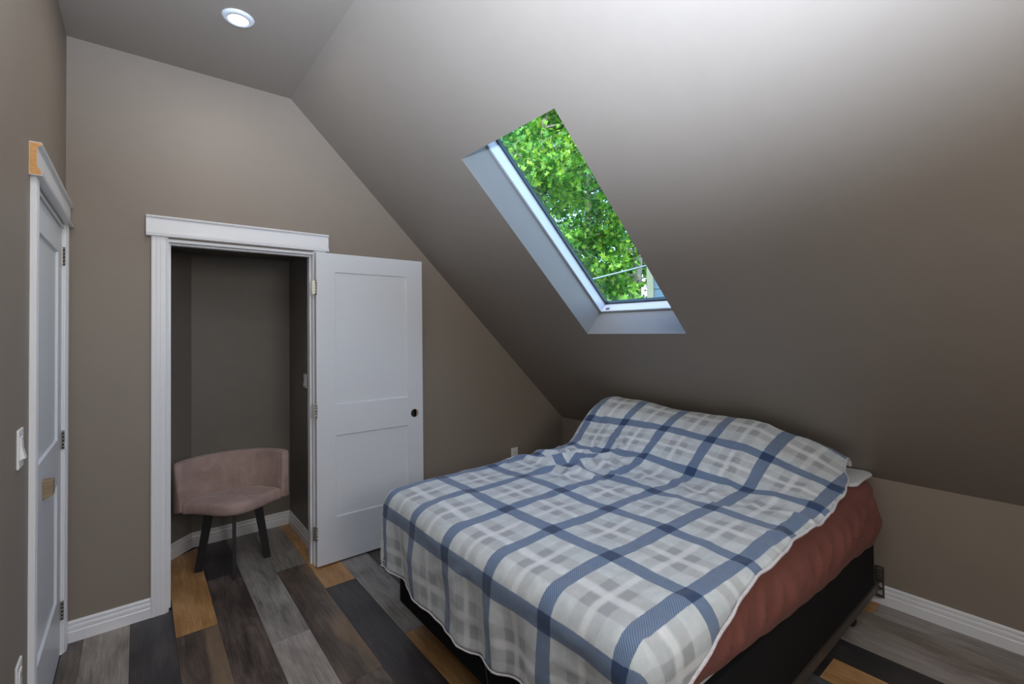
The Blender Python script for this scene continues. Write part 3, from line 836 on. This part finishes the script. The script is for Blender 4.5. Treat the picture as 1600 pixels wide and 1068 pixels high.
# orient: upward on top, outward on the drapes
for i in range(NA+1):
    for j in range(NBv+1):
        p = verts[i, j]; c = np.array([2.1, -1.66, .45])
        if np.dot(nr[i, j], p-c) < 0: nr[i, j] *= -1
H = np.zeros((NA+1, NBv+1))
for i in range(NA+1):
    for j in range(NBv+1):
        a, b = uv[i, j]; a = float(np.interp(a, UP, UA)); p = Vector(verts[i, j])
        h = .012*noise.noise(Vector((a*3.2, b*3.2, 2.0)))
        # finer rumples, stronger by the valley before the pillows and on the right-hand side
        wv = math.exp(-((a-2.38)/.24)**2); wfar = math.exp(-((a-2.20)/.22)**2-((b+1.2)/.28)**2)
        n1 = noise.noise(Vector((a*9, b*6.5, 5.0))); n2 = noise.noise(Vector((a*16+b*5, b*9, 8.0)))
        h += .006*n1*(.5+wv) + .0035*n2*(.5+wv)
        # sharp creases: ridged noise
        rn = 1-abs(noise.noise(Vector((a*5+1.5*b, b*5-a*2, 11.0))))*2.2
        h += .040*max(0, rn-.35)*(wfar*1.5+.40*wv+.14)
        # tufts pulled in on the near edge (gathering along the hem)
        nearw = max(0, 1-abs(b+2.42)/.12) if a > 1.6 else max(0, 1-abs(b+2.42)/.2)*.4
        h += .004*math.sin(a*30+2*math.sin(a*9))*nearw
        if a < A0-.1: h += .010*noise.noise(Vector((b*14, a*2.5, 3.)))*min(1, (A0-.1-a)/.15)
        if a > 2.60: h += .010*noise.noise(Vector((a*3, b*4.5, 21.)))
        H[i, j] = h
verts += nr*H[:, :, None]
# stay under the slope
lim = .022
for i in range(NA+1):
    for j in range(NBv+1):
        p = Vector(verts[i, j]); d = (p-Vector((KX, p.y, KZ))).dot(SN)
        if d > -lim: p -= SN*(d+lim); verts[i, j] = p
nj = NBv+1
vl = verts.reshape(-1, 3).tolist()
fc = [(i*nj+j, (i+1)*nj+j, (i+1)*nj+j+1, i*nj+j+1) for i in range(NA) for j in range(NBv)]

def duvetmat():
    m = Mat('plaid_fleece', (.6, .63, .66), .92)
    t = m.n('ShaderNodeUVMap'); sp = m.n('ShaderNodeSeparateXYZ'); m.l(t.outputs[0], sp.inputs[0])
    # small warp so the edges of the bands look printed on fleece
    nz = m.noise(t.outputs[0], 60, 3)
    def axis(out, period, phase):
        w = m.math('MULTIPLY', m.math('SUBTRACT', nz, .5), .004)
        x = m.math('DIVIDE', m.math('SUBTRACT', m.math('ADD', out, w), phase), period)
        fr_ = m.math('SUBTRACT', m.math('FRACT', m.math('ADD', x, .5)), .5)   # -.5..0.5, 0 on the blue band
        return m.math('ABSOLUTE', fr_)
    u = axis(sp.outputs[0], PA, 1.52); v_ = axis(sp.outputs[1], PB, -1.533)
    def band(x, lo, hi, soft=.006):
        a = m.n('ShaderNodeMapRange'); a.interpolation_type = 'SMOOTHSTEP'
        for nm, val in (('From Min', lo-soft), ('From Max', lo+soft), ('To Min', 0.), ('To Max', 1.)): a.inputs[nm].default_value = val
        m.l(x, a.inputs['Value'])
        b = m.n('ShaderNodeMapRange'); b.interpolation_type = 'SMOOTHSTEP'
        for nm, val in (('From Min', hi-soft), ('From Max', hi+soft), ('To Min', 1.), ('To Max', 0.)): b.inputs[nm].default_value = val
        m.l(x, b.inputs['Value'])
        return m.math('MULTIPLY', a.outputs[0], b.outputs[0])
    bu, bv = band(u, -1, .088), band(v_, -1, .098)
    gu, gv = band(u, .31, .445, .012), band(v_, .31, .445, .012)
    wu, wv_ = band(u, .465, 1), band(v_, .465, 1)
    base = (.58, .61, .62)
    grain = m.noise(t.outputs[0], 14, 4)
    c = m.ramp(grain, [(.35, (.50, .555, .585)), (.65, (.60, .645, .665))])
    c = m.mix(m.math('MULTIPLY', gu, .55), c, (.40, .415, .43))
    c = m.mix(m.math('MULTIPLY', gv, .36), c, (.38, .40, .43))
    # darker where the two grey bands cross
    c = m.mix(m.math('MULTIPLY', m.math('MULTIPLY', gu, gv), .55), c, (.25, .275, .305))
    c = m.mix(m.math('MULTIPLY', wu, .55), c, (.72, .735, .76))
    c = m.mix(m.math('MULTIPLY', wv_, .55), c, (.72, .735, .76))
    # twill dots in the blue bands
    mp = m.n('ShaderNodeMapping'); mp.inputs['Rotation'].default_value = (0, 0, .8); mp.inputs['Scale'].default_value = (1, 1, 1); m.l(t.outputs[0], mp.inputs[0])
    wt = m.n('ShaderNodeTexWave'); wt.inputs['Scale'].default_value = 52; wt.inputs['Distortion'].default_value = .8; wt.inputs['Detail'].default_value = 1; m.l(mp.outputs[0], wt.inputs['Vector'])
    blue = m.mix(wt.outputs['Fac'], (.050, .105, .225), (.160, .235, .360))
    blue = m.mix(m.math('MULTIPLY', m.math('MAXIMUM', gu, gv), .25), blue, (.16, .20, .29))
    c = m.mix(m.math('MULTIPLY', m.math('MAXIMUM', bu, bv), .93), c, blue)
    c = m.mix(m.math('MULTIPLY', m.math('MULTIPLY', bu, bv), .92), c, (.011, .038, .112))
    mot = m.noise(t.outputs[0], 30, 4)
    c = m.mix(1.0, c, m.ramp(mot, [(.3, (.92,)*3), (.7, (1.04,)*3)]), 'MULTIPLY')
    m.color(c)
    m.b.inputs['Sheen Weight'].default_value = .2; m.b.inputs['Sheen Roughness'].default_value = .5
    m.bump(m.math('ADD', m.math('MULTIPLY', m.noise(t.outputs[0], 400, 2), .5), m.noise(t.outputs[0], 22, 4)), .35, .004)
    return m.m
M['plaid'] = duvetmat()
dv_root = tag(empty('duvet', (2.1, -1.66, .71)), 'blue, grey and white plaid duvet covering the bed and pillows', 'duvet')
me = bpy.data.meshes.new('cover'); me.from_pydata(vl, [], fc); me.update()
ul = me.uv_layers.new(name='UVMap'); uvf = uv.reshape(-1, 2)
li = np.zeros(len(me.loops), dtype=np.int32); me.loops.foreach_get('vertex_index', li)
ul.data.foreach_set('uv', uvf[li].astype(np.float32).ravel())
me.polygons.foreach_set('use_smooth', [True]*len(me.polygons))
cov = child(link('cover', me, [M['plaid'], M['sherpa']], dv_root))
sm = cov.modifiers.new('thickness', 'SOLIDIFY'); sm.thickness = .018; sm.offset = -1; sm.material_offset = 1; sm.material_offset_rim = 1
# check orientation: offset -1 must grow inwards
if me.polygons[(NA//3)*NBv + NBv//2].normal.z < 0: me.flip_normals()
# fluffy white hem along the near edge and the foot
path = [Vector(verts[i, NBv]) for i in range(NA, -1, -1)] + [Vector(verts[0, j]) for j in range(NBv-1, -1, -1)]
path = path[::2]
bm = bmesh.new(); tube(bm, [p - Vector((0, 0, .006)) for p in path], [(.0062 if k < len(path)*.55 else .0035)+.0016*noise.noise(Vector((k*.9, 0, 0))) for k in range(len(path))], 8)
hm = child(bmobj('hem', bm, M['sherpa'], dv_root, True)); hm['label'] = 'fluffy white sherpa edge of the duvet'

# pillows under the duvet, leaning on the slope
def pillow(loc, w, h, t, rot, label):
    nx, ny = 28, 20; V = []; 
    bm = bmesh.new(); top = []; bot = []
    for i in range(nx+1):
        r1 = []; r0 = []
        for j in range(ny+1):
            u = -1+2*i/nx; v_ = -1+2*j/ny
            th = t/2*max(0, (1-abs(u)**3.2))**.55*max(0, (1-abs(v_)**3.2))**.55
            pinch = 1-.05*(1-u*u)*(abs(v_)) ; pinch2 = 1-.05*(1-v_*v_)*abs(u)
            x = w/2*u*pinch2; y = h/2*v_*pinch
            wz = .006*noise.noise(Vector((u*3, v_*3, w*7)))
            r1.append(bm.verts.new((x, y, th+wz))); r0.append(r1[-1] if i in (0, nx) or j in (0, ny) else bm.verts.new((x, y, -th)))
        top.append(r1); bot.append(r0)
    for i in range(nx):
        for j in range(ny):
            bm.faces.new((top[i][j], top[i+1][j], top[i+1][j+1], top[i][j+1]))
            bm.faces.new((bot[i][j], bot[i][j+1], bot[i+1][j+1], bot[i+1][j]))
    o = bmobj('pillow', bm, M['white_cloth'], None, True); o.location = loc; o.rotation_euler = rot
    tag(o, label, 'pillow'); return o
pillow((2.80, -1.36, .778), .38, .52, .10, (0, math.radians(-27), PI/2*0), 'white pillow under the duvet on the far half of the bed')
pillow((2.79, -1.90, .782), .40, .46, .11, (0, math.radians(-27), 0), 'white pillow under the duvet on the near half of the bed')

# ------------------------------------------------------------------ outside: lawn, trees, neighbour, cable
GZ = -2.75
def grassmat():
    m = Mat('lawn', (.06, .13, .03), .9); m.color(m.ramp(m.noise(m.coord(), .8, 5), [(.3, (.04, .09, .02)), (.7, (.09, .17, .04))])); return m.m
structure(mesh('ground', [(-60, -60, GZ), (90, -60, GZ), (90, 90, GZ), (-60, 90, GZ)], [(0, 1, 2, 3)], grassmat()))
def leafmat(name, dark, mid, bright, tr=.35):
    m = bpy.data.materials.new(name); m.use_nodes = True; nt = m.node_tree; nt.nodes.clear()
    ge = nt.nodes.new('ShaderNodeNewGeometry'); rp = nt.nodes.new('ShaderNodeValToRGB'); e = rp.color_ramp.elements; e.new(.5)
    for k, (p, c) in enumerate(((0., dark), (.5, mid), (1., bright))): e[k].position = p; e[k].color = (*c, 1)
    nt.links.new(ge.outputs['Random Per Island'], rp.inputs[0])
    d = nt.nodes.new('ShaderNodeBsdfPrincipled'); d.inputs['Roughness'].default_value = .45
    t = nt.nodes.new('ShaderNodeBsdfTranslucent'); mx = nt.nodes.new('ShaderNodeMixShader'); mx.inputs[0].default_value = tr
    o = nt.nodes.new('ShaderNodeOutputMaterial')
    nt.links.new(rp.outputs[0], d.inputs['Base Color']); nt.links.new(rp.outputs[0], t.inputs[0])
    nt.links.new(d.outputs[0], mx.inputs[1]); nt.links.new(t.outputs[0], mx.inputs[2]); nt.links.new(mx.outputs[0], o.inputs[0])
    return m
M['leaf'] = leafmat('bright_maple_leaves', (.022, .115, .014), (.095, .31, .025), (.33, .56, .05))
M['leaf2'] = leafmat('deep_green_leaves', (.018, .12, .020), (.045, .22, .030), (.09, .33, .03), .3)
def barkmat():
    m = Mat('bark', (.16, .13, .10), .9); v = m.coord((6, 6, 1)); m.color(m.ramp(m.noise(v, 3, 5), [(.3, (.16, .13, .10)), (.7, (.45, .40, .33))])); return m.m
M['bark'] = barkmat()
# a five-lobed leaf
lobes = [(0, 0), (.42, .06), (.20, .30), (.36, .62), (.10, .60), (0, 1.0), (-.10, .60), (-.36, .62), (-.20, .30), (-.42, .06)]
LV = np.array([(x, y, -.25*abs(x)) for x, y in lobes]); LC = np.array([0, .38, .03])
LP = np.vstack([LC, LV]); nl = len(LP)
LF = np.array([(0, 1+i, 1+(i+1) % len(LV)) for i in range(len(LV))])
def leaves(centers, spread, count, size, name, mat, parent):
    c = centers[rng.integers(0, len(centers), count)] + rng.normal(0, 1, (count, 3))*spread
    q = rng.normal(0, 1, (count, 4)); q[:, 0] += .9; q /= np.linalg.norm(q, axis=1, keepdims=True)
    w, x, y, z = q.T
    Rm = np.stack([np.stack([1-2*(y*y+z*z), 2*(x*y-z*w), 2*(x*z+y*w)], -1), np.stack([2*(x*y+z*w), 1-2*(x*x+z*z), 2*(y*z-x*w)], -1), np.stack([2*(x*z-y*w), 2*(y*z+x*w), 1-2*(x*x+y*y)], -1)], 1)
    s = size*rng.uniform(.6, 1.25, (count, 1, 1))
    V = np.einsum('nij,kj->nki', Rm, LP)*s + c[:, None, :]
    Fi = (LF[None] + (np.arange(count)*nl)[:, None, None]).reshape(-1, 3)
    me = bpy.data.meshes.new(name); V = V.reshape(-1, 3)
    me.vertices.add(len(V)); me.vertices.foreach_set('co', V.astype(np.float32).ravel())
    me.loops.add(len(Fi)*3); me.loops.foreach_set('vertex_index', Fi.astype(np.int32).ravel())
    me.polygons.add(len(Fi)); me.polygons.foreach_set('loop_start', np.arange(0, len(Fi)*3, 3, dtype=np.int32)); me.polygons.foreach_set('loop_total', np.full(len(Fi), 3, dtype=np.int32))
    me.update(); me.validate()
    o = link(name, me, mat, parent); o['kind'] = 'stuff'; return o
def tree(x, y, h, crown_r, z_lo, nclump, nleaf, size, lm, label, seed, lean=(0, 0)):
    rnd = random.Random(seed)
    t = tag(empty('tree', (x, y, GZ)), label, 'tree')
    bm = bmesh.new(); pts = []; top = h-GZ
    for k in range(9):
        f_ = k/8; pts.append(Vector((lean[0]*f_+.25*math.sin(f_*5+seed), lean[1]*f_+.2*math.cos(f_*4+seed)-.2, top*.93*f_)))
    tube(bm, pts, [.20*(1-.85*k/8)+.02 for k in range(9)], 10)
    bmobj('trunk', bm, M['bark'], t, True)
    cl_ = []
    bm = bmesh.new()
    nb = 26
    for k in range(nb):
        f_ = .25+.7*k/nb; i0 = f_*8; p = pts[int(i0)].lerp(pts[min(8, int(i0)+1)], i0-int(i0))
        a = rnd.uniform(0, 2*PI); L_ = crown_r*rnd.uniform(.6, 1.0)*(1-.5*max(0, f_-.6)/.4)
        d = Vector((math.cos(a), math.sin(a), rnd.uniform(.05, .7)))
        bp = [p + d*L_*s_ + Vector((rnd.uniform(-.1, .1), rnd.uniform(-.1, .1), rnd.uniform(-.06, .10)))*(s_ > 0) + Vector((0, 0, -.25*s_*s_*L_*.3)) for s_ in (0, .25, .5, .75, 1)]
        tube(bm, bp, [.035, .028, .020, .012, .005], 6)
        for _ in range(3):
            s_ = rnd.uniform(.3, .9); b0 = bp[int(s_*4)]; d2 = Vector((rnd.uniform(-1, 1), rnd.uniform(-1, 1), rnd.uniform(-.3, .8))).normalized()
            e_ = b0+d2*rnd.uniform(.4, .9); tube(bm, [b0, b0.lerp(e_, .5)+Vector((0, 0, .04)), e_], [.012, .008, .003], 5); cl_.append(e_)
        cl_ += bp[2:]
    bmobj('branches', bm, M['bark'], t, True)
    for _ in range(nclump):
        a = rnd.uniform(0, 2*PI); r = crown_r*math.sqrt(rnd.uniform(.1, 1)); z = rnd.uniform(z_lo-GZ, top)
        sh = math.sqrt(max(.1, 1-((z-(z_lo-GZ+top)/2)/((top-(z_lo-GZ))/2*1.1))**2))
        cl_.append(Vector((r*sh*math.cos(a), r*sh*math.sin(a), z)))
    leaves(np.array([list(c) for c in cl_]), np.array([.19, .19, .12]), nleaf, size, 'foliage', lm, t)
    return t
tree(7.4, 4.7, 8.6, 2.2, .6, 60, 15000, .145, M['leaf'], 'leafy maple with bright leaves seen through the left half of the skylight', 3)
tree(9.7, 4.0, 8.2, 2.0, .6, 52, 13000, .145, M['leaf'], 'leafy maple with pale branches seen through the right half of the skylight', 5)
tree(9.2, 8.8, 10.5, 2.6, .0, 110, 13000, .18, M['leaf2'], 'darker tree standing behind the left maple outside', 8)
tree(12.6, 7.9, 10.5, 2.7, -.6, 120, 15000, .18, M['leaf2'], 'darker tree in the gap behind the two maples outside', 9)
tree(14.4, 4.4, 10.0, 2.6, -.6, 100, 12000, .19, M['leaf2'], 'darker tree standing behind the right maple outside', 14)
tree(14.0, 12.6, 12.5, 3.6, -.6, 130, 12000, .25, M['leaf2'], 'tall dark tree farthest back among the outside trees', 12)
# neighbour building corner
nb = tag(empty('neighbour_house', (6.5, .17, GZ)), 'blue clapboard house corner at the lower right of the skylight view', 'building')
M['siding'] = Mat('blue_siding', (.045, .10, .15), .6).m
M['corner'] = Mat('beige_corner_board', (.15, .17, .12), .6).m
for k in range(26):
    z0 = .05+k*.218
    bm = bmesh.new(); abox(bm, (.006, -2.3, z0), (.030, .93, z0+.208)); bmobj('siding_board', bm, M['siding'], nb)
bm = bmesh.new(); abox(bm, (-.02, .93, 0), (.10, 1.05, 5.75), .005); bmobj('corner_board', bm, M['corner'], nb)
bm = bmesh.new(); abox(bm, (.03, -2.3, 0), (1.5, .98, 5.72)); bmobj('wall', bm, M['siding'], nb)
bm = bmesh.new(); prism(bm, [(-.15, 5.75), (1.7, 5.75), (.78, 6.6)], -2.5, 1.2); bmobj('roof', bm, M['sheath'], nb)
bm = bmesh.new(); tube(bm, [Vector((5.5, 3.75, 2.03)).lerp(Vector((8.5, .0, 3.10)), k/10)+Vector((0, 0, -.04*math.sin(PI*k/10))) for k in (-3, -2, -1, 0, 1, 2, 3, 4, 5, 6, 6.75)], .016, 8)
M['cable'] = Mat('pale_cable', (.16, .25, .29), .4).m
tag(bmobj('overhead_cable', bm, M['cable'], None, True), 'pale overhead cable crossing the trees outside the skylight', 'cable')
